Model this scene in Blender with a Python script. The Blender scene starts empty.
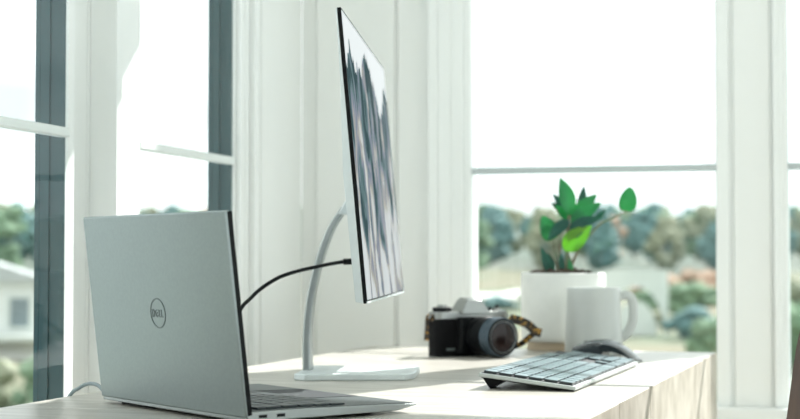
import bpy, bmesh, math, random
from mathutils import Vector, Matrix
random.seed(7)
PI = math.pi
R = math.radians
scene = bpy.context.scene
col = scene.collection

# ------------------------------------------------------------------ camera
YAW = math.atan(400 / 1500.0)            # the camera looks 15 degrees left of the back wall's normal
DESK_Z = 0.74
EYE = DESK_Z + 0.155
cy_, sy_ = math.cos(YAW), math.sin(YAW)
def W(xc, d, z=0.0):
    """a point given as metres right of / ahead of the eye and height above the desk"""
    return Vector((xc * cy_ - d * sy_, d * cy_ + xc * sy_, DESK_Z + z))

cam_d = bpy.data.cameras.new('camera')
cam = bpy.data.objects.new('camera', cam_d)
col.objects.link(cam)
cam_d.sensor_width = 36.0
cam_d.lens = 36.0 * 1500 / 800
cam_d.clip_start = 0.02
cam_d.clip_end = 2000
cam.location = (0, 0, EYE)
cam.rotation_euler = (PI / 2 + math.atan(48.5 / 1500.0), 0, YAW)
cam_d.dof.use_dof = True
cam_d.dof.focus_distance = 1.62
cam_d.dof.aperture_fstop = 6.3
scene.camera = cam

# ------------------------------------------------------------------ light
scene.view_settings.view_transform = 'Standard'
scene.view_settings.look = 'None'
scene.view_settings.gamma = 1.0
scene.view_settings.exposure = -0.82
scene.cycles.max_bounces = 14
scene.cycles.diffuse_bounces = 8
scene.cycles.transparent_max_bounces = 24
scene.cycles.use_denoising = True

SKY_STRENGTH = 3.4
world = bpy.data.worlds.new('sky')
scene.world = world
world.use_nodes = True
wt = world.node_tree
wt.nodes.clear()
w_out = wt.nodes.new('ShaderNodeOutputWorld')
w_bg = wt.nodes.new('ShaderNodeBackground')
w_co = wt.nodes.new('ShaderNodeTexCoord')
w_map = wt.nodes.new('ShaderNodeMapping')
w_map.inputs['Scale'].default_value = (2.0, 2.0, 7.0)
w_no = wt.nodes.new('ShaderNodeTexNoise')
w_no.inputs['Scale'].default_value = 2.2
w_no.inputs['Detail'].default_value = 6
w_rp = wt.nodes.new('ShaderNodeValToRGB')
w_rp.color_ramp.elements[0].position = 0.30
w_rp.color_ramp.elements[0].color = (0.54, 0.585, 0.595, 1)
w_rp.color_ramp.elements[1].position = 0.56
w_rp.color_ramp.elements[1].color = (0.93, 1.0, 0.99, 1)
wt.links.new(w_co.outputs['Generated'], w_map.inputs['Vector'])
wt.links.new(w_map.outputs['Vector'], w_no.inputs['Vector'])
wt.links.new(w_no.outputs['Fac'], w_rp.inputs['Fac'])
wt.links.new(w_rp.outputs['Color'], w_bg.inputs['Color'])
w_bg.inputs['Strength'].default_value = SKY_STRENGTH
wt.links.new(w_bg.outputs['Background'], w_out.inputs['Surface'])

SUN_EL = R(40)
sun_d = bpy.data.lights.new('sun', 'SUN')
sun_d.energy = 18.0
sun_d.angle = R(0.6)
sun_d.color = (1.0, 0.975, 0.94)
sun = bpy.data.objects.new('sun', sun_d)
col.objects.link(sun)
sdir = Vector((0.41 * math.cos(SUN_EL), 0.912 * math.cos(SUN_EL), math.sin(SUN_EL)))
sun.rotation_euler = sdir.to_track_quat('Z', 'Y').to_euler()
sun.location = sdir * 30

# ------------------------------------------------------------------ materials
def mat(name, color, rough=0.5, metal=0.0, var=0.0, scale=20.0, bump=0.0, color2=None, stretch=(1, 1, 1),
        coat=0.0, spec=0.5, detail=4.0):
    m = bpy.data.materials.new(name)
    m.use_nodes = True
    nt = m.node_tree
    b = nt.nodes['Principled BSDF']
    b.inputs['Roughness'].default_value = rough
    b.inputs['Metallic'].default_value = metal
    b.inputs['Specular IOR Level'].default_value = spec
    b.inputs['Coat Weight'].default_value = coat
    c = (*color, 1)
    tc = nt.nodes.new('ShaderNodeTexCoord')
    mp = nt.nodes.new('ShaderNodeMapping')
    mp.inputs['Scale'].default_value = stretch
    no = nt.nodes.new('ShaderNodeTexNoise')
    no.inputs['Scale'].default_value = scale
    no.inputs['Detail'].default_value = detail
    nt.links.new(tc.outputs['Object'], mp.inputs['Vector'])
    nt.links.new(mp.outputs['Vector'], no.inputs['Vector'])
    rp = nt.nodes.new('ShaderNodeValToRGB')
    c2 = color2 if color2 else tuple(min(1, x * (1 - var)) for x in color)
    rp.color_ramp.elements[0].position = 0.35
    rp.color_ramp.elements[0].color = (*c2, 1)
    rp.color_ramp.elements[1].position = 0.65
    rp.color_ramp.elements[1].color = c
    nt.links.new(no.outputs['Fac'], rp.inputs['Fac'])
    nt.links.new(rp.outputs['Color'], b.inputs['Base Color'])
    if bump:
        bp = nt.nodes.new('ShaderNodeBump')
        bp.inputs['Strength'].default_value = bump
        bp.inputs['Distance'].default_value = 0.002
        nt.links.new(no.outputs['Fac'], bp.inputs['Height'])
        nt.links.new(bp.outputs['Normal'], b.inputs['Normal'])
    return m

M = {}
M['wall'] = mat('wall_paint', (0.86, 0.87, 0.86), 0.55, var=0.02, scale=6)
M['trim'] = mat('trim_paint', (0.87, 0.885, 0.88), 0.4, var=0.02, scale=6)
M['bar'] = mat('bar_paint', (0.82, 0.86, 0.85), 0.4, var=0.02, scale=6)
M['barbacklit'] = mat('backlit_bar_shade', (0.50, 0.55, 0.56), 0.4, var=0.02, scale=6)  # bar paint darkened: the backlit shade is put into the colour
M['ceil'] = mat('ceiling_paint', (0.85, 0.87, 0.85), 0.7, var=0.02, scale=4)
M['floor'] = mat('floor_wood', (0.74, 0.70, 0.63), 0.5, color2=(0.64, 0.60, 0.52), scale=8, stretch=(8, 0.8, 1))
M['teal'] = mat('teal_paint', (0.004, 0.046, 0.052), 0.45, var=0.12, scale=8)
M['silver'] = mat('brushed_silver', (0.42, 0.45, 0.45), 0.38, 0.85, var=0.06, scale=60, stretch=(1, 12, 1))
M['silverlight'] = mat('silver_satin', (0.70, 0.75, 0.76), 0.42, 0.45, var=0.04, scale=60)
M['lid'] = mat('laptop_silver', (0.32, 0.365, 0.37), 0.40, 0.9, var=0.05, scale=300)
M['logo'] = mat('logo_grey', (0.16, 0.19, 0.19), 0.35, 0.4, var=0.05, scale=50)
M['black'] = mat('black_plastic', (0.006, 0.007, 0.008), 0.45, var=0.3, scale=40, spec=0.15)
M['leatherette'] = mat('black_leatherette', (0.008, 0.008, 0.009), 0.55, var=0.5, scale=600, bump=0.5, spec=0.08)
M['carbon'] = mat('carbon_weave', (0.07, 0.085, 0.09), 0.38, var=0.25, scale=400)
M['deckgrey'] = mat('keyboard_deck', (0.02, 0.025, 0.03), 0.6, var=0.1, scale=40)
M['key'] = mat('key_top_sky_sheen', (0.16, 0.23, 0.255), 0.32, 0.0, var=0.05, scale=120)  # tops of dark keys, lightened with the sky's reflection painted in
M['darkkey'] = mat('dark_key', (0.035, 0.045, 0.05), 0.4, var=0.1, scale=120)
M['kbframe'] = mat('keyboard_frame', (0.50, 0.54, 0.53), 0.4, 0.4, var=0.04, scale=80)
M['mouse'] = mat('mouse_shell', (0.025, 0.035, 0.04), 0.27, 0.3, var=0.1, scale=60, coat=0.4)
M['mouseunder'] = mat('mouse_underside', (0.02, 0.025, 0.03), 0.5, var=0.1, scale=60)
M['ceramic'] = mat('glazed_ceramic', (0.56, 0.585, 0.57), 0.30, var=0.03, scale=12, coat=0.3)
M['potwhite'] = mat('pot_ceramic', (0.80, 0.81, 0.78), 0.55, var=0.05, scale=40, bump=0.1)
M['basewood'] = mat('pot_base_wood', (0.55, 0.45, 0.33), 0.6, color2=(0.42, 0.33, 0.23), scale=30, stretch=(1, 1, 8))
M['soil'] = mat('potting_soil', (0.07, 0.05, 0.035), 0.95, var=0.6, scale=90, bump=1.0)
M['stem'] = mat('plant_stem', (0.16, 0.22, 0.13), 0.5, color2=(0.20, 0.16, 0.11), scale=30)
M['cablegrey'] = mat('grey_cable', (0.20, 0.26, 0.28), 0.4, var=0.1, scale=30)
M['straplight'] = strapm = mat('strap_webbing', (0.50, 0.27, 0.05), 0.7, color2=(0.025, 0.018, 0.012), scale=95, stretch=(1, 1, 2.5))
for k, p in ((0, 0.53), (1, 0.61)): strapm.node_tree.nodes['Color Ramp'].color_ramp.elements[k].position = p
M['chairbrown'] = mat('chair_brown', (0.10, 0.048, 0.033), 0.6, spec=0.2, color2=(0.065, 0.032, 0.023), scale=14, stretch=(2, 2, 0.5))
M['chairpad'] = mat('chair_pad', (0.12, 0.15, 0.17), 0.6, var=0.2, scale=90)
M['chrome'] = mat('camera_chrome', (0.34, 0.35, 0.34), 0.28, 0.9, var=0.04, scale=60)
M['lensgrey'] = mat('lens_ring', (0.055, 0.085, 0.11), 0.35, 0.3, var=0.2, scale=200)
M['grass'] = mat('meadow', (0.085, 0.125, 0.07), 0.9, color2=(0.17, 0.15, 0.095), scale=0.12, detail=6)
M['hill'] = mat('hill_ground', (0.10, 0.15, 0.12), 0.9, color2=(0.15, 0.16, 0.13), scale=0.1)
M['path'] = mat('pale_gravel', (0.72, 0.72, 0.68), 0.9, var=0.1, scale=2)
M['house'] = mat('house_render', (0.74, 0.76, 0.74), 0.8, var=0.05, scale=1)
M['roof'] = mat('house_roof', (0.50, 0.53, 0.53), 0.8, var=0.2, scale=3)
M['housewin'] = mat('house_window', (0.22, 0.27, 0.29), 0.2, var=0.2, scale=1)
M['arch'] = mat('arch_white', (0.66, 0.70, 0.66), 0.7, var=0.04, scale=2)
M['lenscoat'] = mat('lens_glass', (0.02, 0.010, 0.009), 0.15, 0.0, var=0.5, scale=20, spec=0.35)
M['bark'] = mat('bark', (0.16, 0.13, 0.10), 0.9, var=0.4, scale=6)

def leaf_mat(name, c, c2):
    m = mat(name, c, 0.38, color2=c2, scale=35)
    nt = m.node_tree
    b = nt.nodes['Principled BSDF']
    out = nt.nodes['Material Output']
    tr = nt.nodes.new('ShaderNodeBsdfTranslucent')
    tr.inputs['Color'].default_value = (c[0] * 1.6, c[1] * 1.5, c[2] * 1.1, 1)
    mx = nt.nodes.new('ShaderNodeMixShader')
    mx.inputs['Fac'].default_value = 0.45
    nt.links.new(b.outputs[0], mx.inputs[1])
    nt.links.new(tr.outputs[0], mx.inputs[2])
    nt.links.new(mx.outputs[0], out.inputs['Surface'])
    return m
M['leaf'] = leaf_mat('leaf_green', (0.06, 0.34, 0.15), (0.045, 0.26, 0.12))
M['leafdark'] = leaf_mat('leaf_dark', (0.04, 0.17, 0.13), (0.03, 0.12, 0.10))
M['leaflight'] = leaf_mat('leaf_lime', (0.22, 0.48, 0.07), (0.13, 0.38, 0.07))
def tree_mat(name, c, c2):
    return mat(name, c, 0.9, color2=c2, scale=0.9, detail=6, bump=0.0)
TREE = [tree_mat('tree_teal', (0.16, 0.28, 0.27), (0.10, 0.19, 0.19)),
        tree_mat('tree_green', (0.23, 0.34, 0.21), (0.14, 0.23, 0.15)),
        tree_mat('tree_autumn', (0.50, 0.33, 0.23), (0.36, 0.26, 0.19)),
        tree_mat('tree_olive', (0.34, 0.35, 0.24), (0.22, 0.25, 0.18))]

def wood_mat():
    m = mat('bleached_oak', (0.57, 0.54, 0.495), 0.32, color2=(0.40, 0.375, 0.33), scale=9, stretch=(1.2, 14, 10), bump=0.08, detail=8)
    return m
M['oak'] = wood_mat()
M['oakend'] = mat('oak_side', (0.56, 0.51, 0.44), 0.6, color2=(0.41, 0.365, 0.30), scale=9, stretch=(2, 2.6, 2.2), bump=0.2, detail=8)

def glass_mat():
    m = bpy.data.materials.new('window_glass')
    m.use_nodes = True
    nt = m.node_tree
    nt.nodes.clear()
    out = nt.nodes.new('ShaderNodeOutputMaterial')
    t = nt.nodes.new('ShaderNodeBsdfTransparent')
    t.inputs['Color'].default_value = (0.965, 0.98, 0.98, 1)
    g = nt.nodes.new('ShaderNodeBsdfGlossy')
    g.inputs['Roughness'].default_value = 0.02
    lw = nt.nodes.new('ShaderNodeLayerWeight')
    lw.inputs['Blend'].default_value = 0.5
    pw = nt.nodes.new('ShaderNodeMath'); pw.operation = 'POWER'; pw.inputs[1].default_value = 5.0
    f = nt.nodes.new('ShaderNodeMath'); f.operation = 'MULTIPLY_ADD'; f.inputs[1].default_value = 0.35; f.inputs[2].default_value = 0.02
    nt.links.new(lw.outputs['Facing'], pw.inputs[0])
    nt.links.new(pw.outputs[0], f.inputs[0])
    no = nt.nodes.new('ShaderNodeTexNoise')
    no.inputs['Scale'].default_value = 3.0
    bp = nt.nodes.new('ShaderNodeBump')
    bp.inputs['Strength'].default_value = 0.02
    mx = nt.nodes.new('ShaderNodeMixShader')
    nt.links.new(no.outputs['Fac'], bp.inputs['Height'])
    nt.links.new(bp.outputs['Normal'], g.inputs['Normal'])
    nt.links.new(f.outputs[0], mx.inputs[0])
    nt.links.new(t.outputs[0], mx.inputs[1])
    nt.links.new(g.outputs[0], mx.inputs[2])
    nt.links.new(mx.outputs[0], out.inputs['Surface'])
    return m
M['glass'] = glass_mat()

def screen_mat():
    """a lit picture of pale crags under a white sky"""
    m = bpy.data.materials.new('screen_picture')
    m.use_nodes = True
    nt = m.node_tree
    b = nt.nodes['Principled BSDF']
    L = nt.links.new
    N = nt.nodes.new
    uv = N('ShaderNodeUVMap'); uv.uv_map = 'UVMap'
    sp = N('ShaderNodeSeparateXYZ'); L(uv.outputs[0], sp.inputs[0])
    def math_(op, a, bb):
        n = N('ShaderNodeMath'); n.operation = op
        for i, v in enumerate((a, bb)):
            if isinstance(v, (int, float)): n.inputs[i].default_value = v
            else: L(v, n.inputs[i])
        return n.outputs[0]
    def noise(sx, sy, det, seed):
        mp = N('ShaderNodeMapping'); mp.inputs['Scale'].default_value = (sx, sy, 1); mp.inputs['Location'].default_value = (seed, seed * 2, 0)
        L(uv.outputs[0], mp.inputs[0])
        n = N('ShaderNodeTexNoise'); n.inputs['Scale'].default_value = 1.0; n.inputs['Detail'].default_value = det; n.inputs['Distortion'].default_value = 0.6 if sy else 0.0
        L(mp.outputs[0], n.inputs[0])
        return n.outputs['Fac']
    sky = N('ShaderNodeValToRGB')
    pts = ((0.0, 0.80), (0.09, 0.90), (0.176, 0.82), (0.236, 0.87), (0.317, 0.84), (0.42, 0.94), (0.51, 0.935), (0.605, 0.84), (0.74, 0.73), (0.847, 0.82), (0.922, 0.90), (1.0, 0.87))
    sky.color_ramp.elements[0].position = 0.0; sky.color_ramp.elements[1].position = 1.0
    for k, (p, v) in enumerate(pts):
        x = sky.color_ramp.elements[0] if k == 0 else sky.color_ramp.elements[-1] if k == len(pts) - 1 else sky.color_ramp.elements.new(p)
        x.color = (v, v, v, 1)
    L(sp.outputs['X'], sky.inputs[0])
    fine = noise(34.0, 0.0, 2, 5.7)
    h = math_('ADD', sky.outputs[0], math_('MULTIPLY', math_('SUBTRACT', fine, 0.5), 0.16))
    mask = math_('LESS_THAN', sp.outputs['Y'], h)
    rp = N('ShaderNodeValToRGB')
    e = rp.color_ramp.elements
    e[0].position = 0.38; e[0].color = (0.04, 0.085, 0.095, 1)
    e[1].position = 0.62; e[1].color = (0.70, 0.76, 0.76, 1)
    for p, c in ((0.43, (0.13, 0.22, 0.23, 1)), (0.49, (0.27, 0.30, 0.38, 1)), (0.55, (0.46, 0.46, 0.40, 1))):
        x = e.new(p); x.color = c
    L(math_('ADD', noise(11.0, 3.4, 9, 1.3), math_('MULTIPLY', math_('SUBTRACT', 0.42, sp.outputs['Y']), 0.28)), rp.inputs[0])
    mx = N('ShaderNodeMix'); mx.data_type = 'RGBA'
    L(mask, mx.inputs[0])
    mx.inputs[6].default_value = (0.93, 1.0, 1.0, 1)
    L(rp.outputs[0], mx.inputs[7])
    L(mx.outputs[2], b.inputs['Emission Color'])
    b.inputs['Emission Strength'].default_value = 1.6
    b.inputs['Base Color'].default_value = (0.02, 0.02, 0.02, 1)
    b.inputs['Roughness'].default_value = 0.35
    b.inputs['Specular IOR Level'].default_value = 0.0
    return m
M['screen'] = screen_mat()

def laptop_screen_mat():
    m = mat('laptop_screen', (0.02, 0.03, 0.04), 0.2, var=0.3, scale=3)
    b = m.node_tree.nodes['Principled BSDF']
    b.inputs['Emission Color'].default_value = (0.35, 0.5, 0.6, 1)
    b.inputs['Emission Strength'].default_value = 0.4
    return m
M['laptopscreen'] = laptop_screen_mat()

# ------------------------------------------------------------------ helpers
class MB:
    def __init__(self): self.bm = bmesh.new()
    def _add(self, verts, faces):
        vs = [self.bm.verts.new(v) for v in verts]
        for f in faces:
            try: self.bm.faces.new([vs[i] for i in f])
            except ValueError: pass
        return self
    def box(self, c, s, rot=None):
        c = Vector(c); h = [x / 2 for x in s]
        vs = []
        for x in (-1, 1):
            for y in (-1, 1):
                for z in (-1, 1):
                    v = Vector((x * h[0], y * h[1], z * h[2]))
                    if rot: v = rot @ v
                    vs.append(c + v)
        return self._add(vs, [(0, 1, 3, 2), (4, 6, 7, 5), (0, 4, 5, 1), (2, 3, 7, 6), (0, 2, 6, 4), (1, 5, 7, 3)])
    def span(self, x0, x1, y0, y1, z0, z1):
        return self.box(((x0 + x1) / 2, (y0 + y1) / 2, (z0 + z1) / 2), (x1 - x0, y1 - y0, z1 - z0))
    def lathe(self, prof, n=48, origin=(0, 0, 0), axis=None, close=False):
        """prof: list of (r, h); axis: rotation matrix applied"""
        o = Vector(origin)
        rows = []
        for r, h in prof:
            row = []
            if r < 1e-6:
                v = Vector((0, 0, h)); v = axis @ v if axis else v
                row = [self.bm.verts.new(o + v)]
            else:
                for k in range(n):
                    a = 2 * PI * k / n
                    v = Vector((r * math.cos(a), r * math.sin(a), h)); v = axis @ v if axis else v
                    row.append(self.bm.verts.new(o + v))
            rows.append(row)
        pairs = list(zip(rows, rows[1:])) + ([(rows[-1], rows[0])] if close else [])
        for a, b in pairs:
            for k in range(n):
                q = [a[k % len(a)], a[(k + 1) % len(a)], b[(k + 1) % len(b)], b[k % len(b)]]
                u = []
                for v in q:
                    if v not in u: u.append(v)
                if len(u) >= 3:
                    try: self.bm.faces.new(u)
                    except ValueError: pass
        return self
    def prism(self, poly, t0, t1, frame):
        """poly in 2D, extruded from t0 to t1; frame(u, v, t) gives the point"""
        n = len(poly)
        vs = [frame(u, v, t0) for u, v in poly] + [frame(u, v, t1) for u, v in poly]
        fs = [tuple(range(n - 1, -1, -1)), tuple(range(n, 2 * n))] + [(i, (i + 1) % n, n + (i + 1) % n, n + i) for i in range(n)]
        return self._add(vs, fs)
    def sweep(self, pts, section, up=(0, 0, 1), scales=None, cap=True):
        """section: list of (a, b) offsets along side and up-normal"""
        pts = [Vector(p) for p in pts]
        up = Vector(up)
        rows = []
        for i, p in enumerate(pts):
            t = (pts[min(i + 1, len(pts) - 1)] - pts[max(i - 1, 0)]).normalized()
            side = t.cross(up)
            side = side.normalized() if side.length > 1e-5 else Vector((1, 0, 0))
            nn = side.cross(t).normalized()
            k = scales[i] if scales else 1
            rows.append([self.bm.verts.new(p + side * a * k + nn * b * k) for a, b in section])
        m = len(section)
        for a, b in zip(rows, rows[1:]):
            for k in range(m):
                self.bm.faces.new([a[k], a[(k + 1) % m], b[(k + 1) % m], b[k]])
        if cap:
            self.bm.faces.new(rows[0][::-1]); self.bm.faces.new(rows[-1])
        return self
    def tube(self, pts, r, n=12, scales=None, up=(0, 0, 1)):
        return self.sweep(pts, [(r * math.cos(2 * PI * k / n), r * math.sin(2 * PI * k / n)) for k in range(n)], up, scales)
    def ball(self, c, r, sub=2, squash=(1, 1, 1), jitter=0.0, rnd=random):
        g = bmesh.ops.create_icosphere(self.bm, subdivisions=sub, radius=1.0)
        for v in g['verts']:
            k = 1 + rnd.uniform(-jitter, jitter)
            v.co = Vector(c) + Vector((v.co.x * r * squash[0] * k, v.co.y * r * squash[1] * k, v.co.z * r * squash[2] * k))
        return self
    def build(self, name, m, parent=None, bevel=0.0, smooth=False, loc=None, rot=None, seg=2, angle=40):
        bmesh.ops.recalc_face_normals(self.bm, faces=self.bm.faces[:])
        me = bpy.data.meshes.new(name)
        self.bm.to_mesh(me); self.bm.free()
        me.materials.append(M[m] if isinstance(m, str) else m)
        if smooth or bevel:
            for p in me.polygons: p.use_smooth = True
            try: me.set_sharp_from_angle(angle=R(angle))
            except Exception: pass
        o = bpy.data.objects.new(name, me)
        col.objects.link(o)
        if parent: o.parent = parent
        if loc is not None: o.location = loc
        if rot is not None: o.rotation_euler = rot
        if bevel:
            b = o.modifiers.new('bevel', 'BEVEL'); b.width = bevel; b.segments = seg; b.limit_method = 'ANGLE'; b.angle_limit = R(35)
            b.harden_normals = False
        return o

def tag(o, label, cat=None, group=None, kind=None):
    o['label'] = label
    if cat: o['category'] = cat
    if group: o['group'] = group
    if kind: o['kind'] = kind
    return o
def thing(name, label, cat, loc, rotz=0.0, group=None, kind=None, rot=None):
    o = bpy.data.objects.new(name, None)
    o.empty_display_size = 0.05
    col.objects.link(o)
    o.location = loc
    o.rotation_euler = rot if rot else (0, 0, rotz)
    return tag(o, label, cat, group, kind)
def smooth_path(pts, n=8):
    """Catmull-Rom through the points"""
    P = [Vector(p) for p in pts]
    P = [P[0] * 2 - P[1]] + P + [P[-1] * 2 - P[-2]]
    out = []
    for i in range(1, len(P) - 2):
        for k in range(n):
            t = k / n
            a, b, c, d = P[i - 1], P[i], P[i + 1], P[i + 2]
            out.append(0.5 * ((2 * b) + (c - a) * t + (2 * a - 5 * b + 4 * c - d) * t * t + (3 * b - a - 3 * c + d) * t ** 3))
    out.append(P[-2])
    return out

# ------------------------------------------------------------------ room shell
ZS, ZT, ZC = DESK_Z - 0.105, DESK_Z + 1.19, 2.55      # sill, head, ceiling
XL, YB, XR, YF = -0.90, 2.70, 1.95, -1.35            # left, back, right and front walls
MUNTIN_Z = (DESK_Z + 0.315, DESK_Z + 0.80)
TH = 0.020

def wall(name, label, axis, at, out, a0, a1, openings, strips=(), zs=ZS, zt=ZT):
    """a wall along AXIS at coordinate AT, thick towards OUT, with openings (a0, a1) between sill and head and raised strips (a0, a1, depth)"""
    mb = MB()
    def add(u0, u1, z0, z1, d0, d1):
        lo, hi = sorted((at + out * d0, at + out * d1))
        if axis == 'x': mb.span(u0, u1, lo, hi, z0, z1)
        else: mb.span(lo, hi, u0, u1, z0, z1)
    add(a0, a1, 0, zs, 0.0, TH)
    add(a0, a1, zt, ZC, 0.0, TH)
    u = a0
    for o0, o1 in sorted(openings):
        if o0 > u: add(u, o0, zs, zt, 0.0, TH)
        u = o1
    if u < a1: add(u, a1, zs, zt, 0.0, TH)
    for s0, s1, d in strips:
        add(s0, s1, ZS, ZT + 0.08, -d, 0.0)
    o = mb.build(name, 'wall', bevel=0.0015)
    return tag(o, label, 'wall', kind='structure')

WB = [(-0.584, -0.142), (-0.02, 0.42), (0.55, 0.99), (1.12, 1.56)]
WL = [(1.34, 1.737), (1.950, 2.318), (0.62, 1.08), (-0.25, 0.28), (-1.0, -0.55)]
tag(MB().span(XL - TH, XR + TH, YF - TH, YB + TH, -0.06, 0.0).build('floor', 'floor'), 'pale wooden floor of the room under the desk', 'floor', kind='structure')
tag(MB().span(XL - TH, XR + TH, YF - TH, YB + TH, ZC, ZC + 0.06).build('ceiling', 'ceil'), 'flat white ceiling of the room above the desk', 'ceiling', kind='structure')
wall('wall_back', 'white panelled wall with the window behind the potted plant', 'x', YB + 0.02, 1, XL - TH, XR + TH, WB,
     strips=[(-0.888, -0.734, 0.007), (-0.727, -0.664, 0.009),
             (-0.112, -0.049, 0.020)])
wall('wall_left', 'white panelled wall with two tall windows behind the laptop', 'y', XL - 0.02, -1, YF - TH, YB + 0.02, WL,
     strips=[(1.770, 1.820, 0.001), (1.824, 1.878, 0.001), (2.391, 2.464, 0.010), (2.471, 2.532, 0.010), (2.539, 2.690, 0.007)])
WR_FILL = [(-1.1, -0.2), (-0.05, 0.85), (1.0, 2.3)]  # unseen windows added to let more fill light into the room
wall('wall_right', 'white wall with large added windows beyond the right side of the room', 'y', XR, 1, YF - TH, YB + TH, WR_FILL, zs=0.06, zt=2.4)
WF_FILL = [(-0.6, 0.0), (1.15, 1.75)]  # added openings, sized to set the fill on the back wall
wall('wall_front', 'white wall with large added windows behind the viewpoint', 'x', YF, -1, XL - TH, XR + TH, WF_FILL, zs=0.75, zt=2.1)

wn = [0]
def window(axis, at, out, o0, o1, label, casing=(0, 0), rows=MUNTIN_Z, outer='teal', casw=0.0, ZS=ZS, ZT=ZT):
    """setting window: pane, bars, outer frame and inner casing; AT is the glass plane's inner side"""
    wn[0] += 1
    mid = (o0 + o1) / 2
    root = bpy.data.objects.new('window_%d' % wn[0], None)
    col.objects.link(root)
    tag(root, label, 'window', kind='structure')
    root.location = (mid, at, ZS) if axis == 'x' else (at, mid, ZS)
    h = ZT - ZS
    def sp(mb, u0, u1, d0, d1, z0, z1):
        lo, hi = sorted((out * d0, out * d1))
        if axis == 'x': mb.span(u0 - mid, u1 - mid, lo, hi, z0 - ZS, z1 - ZS)
        else: mb.span(lo, hi, u0 - mid, u1 - mid, z0 - ZS, z1 - ZS)
        return mb
    sp(MB(), o0, o1, 0.002, 0.005, ZS, ZT).build('pane', 'glass', root)
    for z in rows:
        sp(MB(), o0, o1, -0.0015, 0.014, z - 0.0062, z + 0.0062).build('muntin', 'bar' if outer == 'teal' else 'barbacklit', root, bevel=0.002)
    # outer frame: stepped dark reveal outside the glass
    f = MB()
    for side, u in ((-1, o0), (1, o1)):
        for t, d0, d1 in ((0.0015, 0.0055, 0.017), (0.0005, 0.017, 0.027), (0.0025, 0.027, 0.040)):
            lo, hi = (u, u + t) if side < 0 else (u - t, u)
            sp(f, lo, hi, d0, d1, ZS, ZT)
        lo, hi = (u - 0.05, u + 0.0025) if side < 0 else (u - 0.0025, u + 0.05)
        sp(f, lo, hi, 0.0405, 0.047, ZS - 0.03, ZT + 0.05)
    sp(f, o0, o1, 0.0115, 0.040, ZT - 0.004, ZT)
    sp(f, o0, o1, 0.0115, 0.045, ZS, ZS + 0.004)
    f.build('outer_frame', outer, root)
    if casw:
        c = MB()
        for side, u in ((-1, o0), (1, o1)):
            k = casing[0] if side < 0 else casing[1]
            for a, b, d in k:       # distances from the opening's edge, projection
                lo, hi = (u - b, u - a) if side < 0 else (u + a, u + b)
                sp(c, lo, hi, -d, 0.019, ZS, ZT + 0.06)
        sp(c, o0, o1, -0.012, 0.019, ZT, ZT + 0.06)
        c.build('casing', 'trim', root, bevel=0.0012)
    sp(MB(), o0, o1, -0.016, 0.005, ZS - 0.02, ZS + 0.006).build('sill', 'trim', root, bevel=0.003)
    return root

step3 = [(0.0, 0.013, 0.003), (0.013, 0.036, 0.009), (0.036, 0.060, 0.013), (0.060, 0.078, 0.018)]
pierL = [(0.0, 0.014, 0.004)]
window('y', XL, -1, *WL[0], 'tall window nearest on the left wall, left of the laptop', casing=(step3, [(0.0, 0.006, -0.006), (0.006, 0.030, -0.008)]), casw=1)
window('y', XL, -1, *WL[1], 'narrow tall window behind the laptop lid with dark jamb',
       casing=([(0.0, 0.006, 0.0), (0.006, 0.100, 0.002), (0.100, 0.118, 0.020)], [(0.0, 0.010, -0.003), (0.012, 0.030, 0.006), (0.033, 0.050, 0.006), (0.052, 0.071, 0.016)]), casw=1)
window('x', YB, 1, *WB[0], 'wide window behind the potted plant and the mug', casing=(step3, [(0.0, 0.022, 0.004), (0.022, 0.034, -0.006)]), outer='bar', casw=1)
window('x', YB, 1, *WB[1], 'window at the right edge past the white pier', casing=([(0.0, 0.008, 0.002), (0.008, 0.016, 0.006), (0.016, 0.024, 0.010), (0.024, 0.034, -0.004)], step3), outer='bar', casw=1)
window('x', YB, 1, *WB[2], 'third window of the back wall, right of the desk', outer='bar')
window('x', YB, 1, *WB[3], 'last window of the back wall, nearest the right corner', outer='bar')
for k, w in enumerate(WL[2:]):
    window('y', XL, -1, *w, ('left wall window beside the near end of the desk', 'left wall window level with the viewpoint', 'left wall window behind the viewpoint')[k])
for k, w in enumerate(WR_FILL):
    window('y', XR, 1, *w, ('added right wall window behind the viewpoint', 'added right wall window in the middle', 'added right wall window nearest the back corner')[k], outer='bar', ZS=0.06, ZT=2.4)
for k, w in enumerate(WF_FILL):
    window('x', YF, -1, *w, ('added front wall window nearest the left corner', 'added front wall window nearest the right corner')[k], outer='bar', ZS=0.75, ZT=2.1)
# sill board and flared foot below the pier
sb = MB()
sb.span(-0.60, 0.46, YB - 0.03, YB + 0.02, ZS - 0.03, ZS)
tag(sb.build('trim_1', 'trim', bevel=0.004), 'white sill board running under the back windows', 'trim', kind='structure')
tag(MB().span(XL, XR, YB - 0.005, YB + 0.02, 0, 0.12).build('baseboard_back', 'trim', bevel=0.003), 'white baseboard along the back wall', 'baseboard', kind='structure')
tag(MB().span(XL - 0.02, XL + 0.005, YF, YB - 0.005, 0, 0.12).build('baseboard_left', 'trim', bevel=0.003), 'white baseboard along the left wall', 'baseboard', kind='structure')

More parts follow.
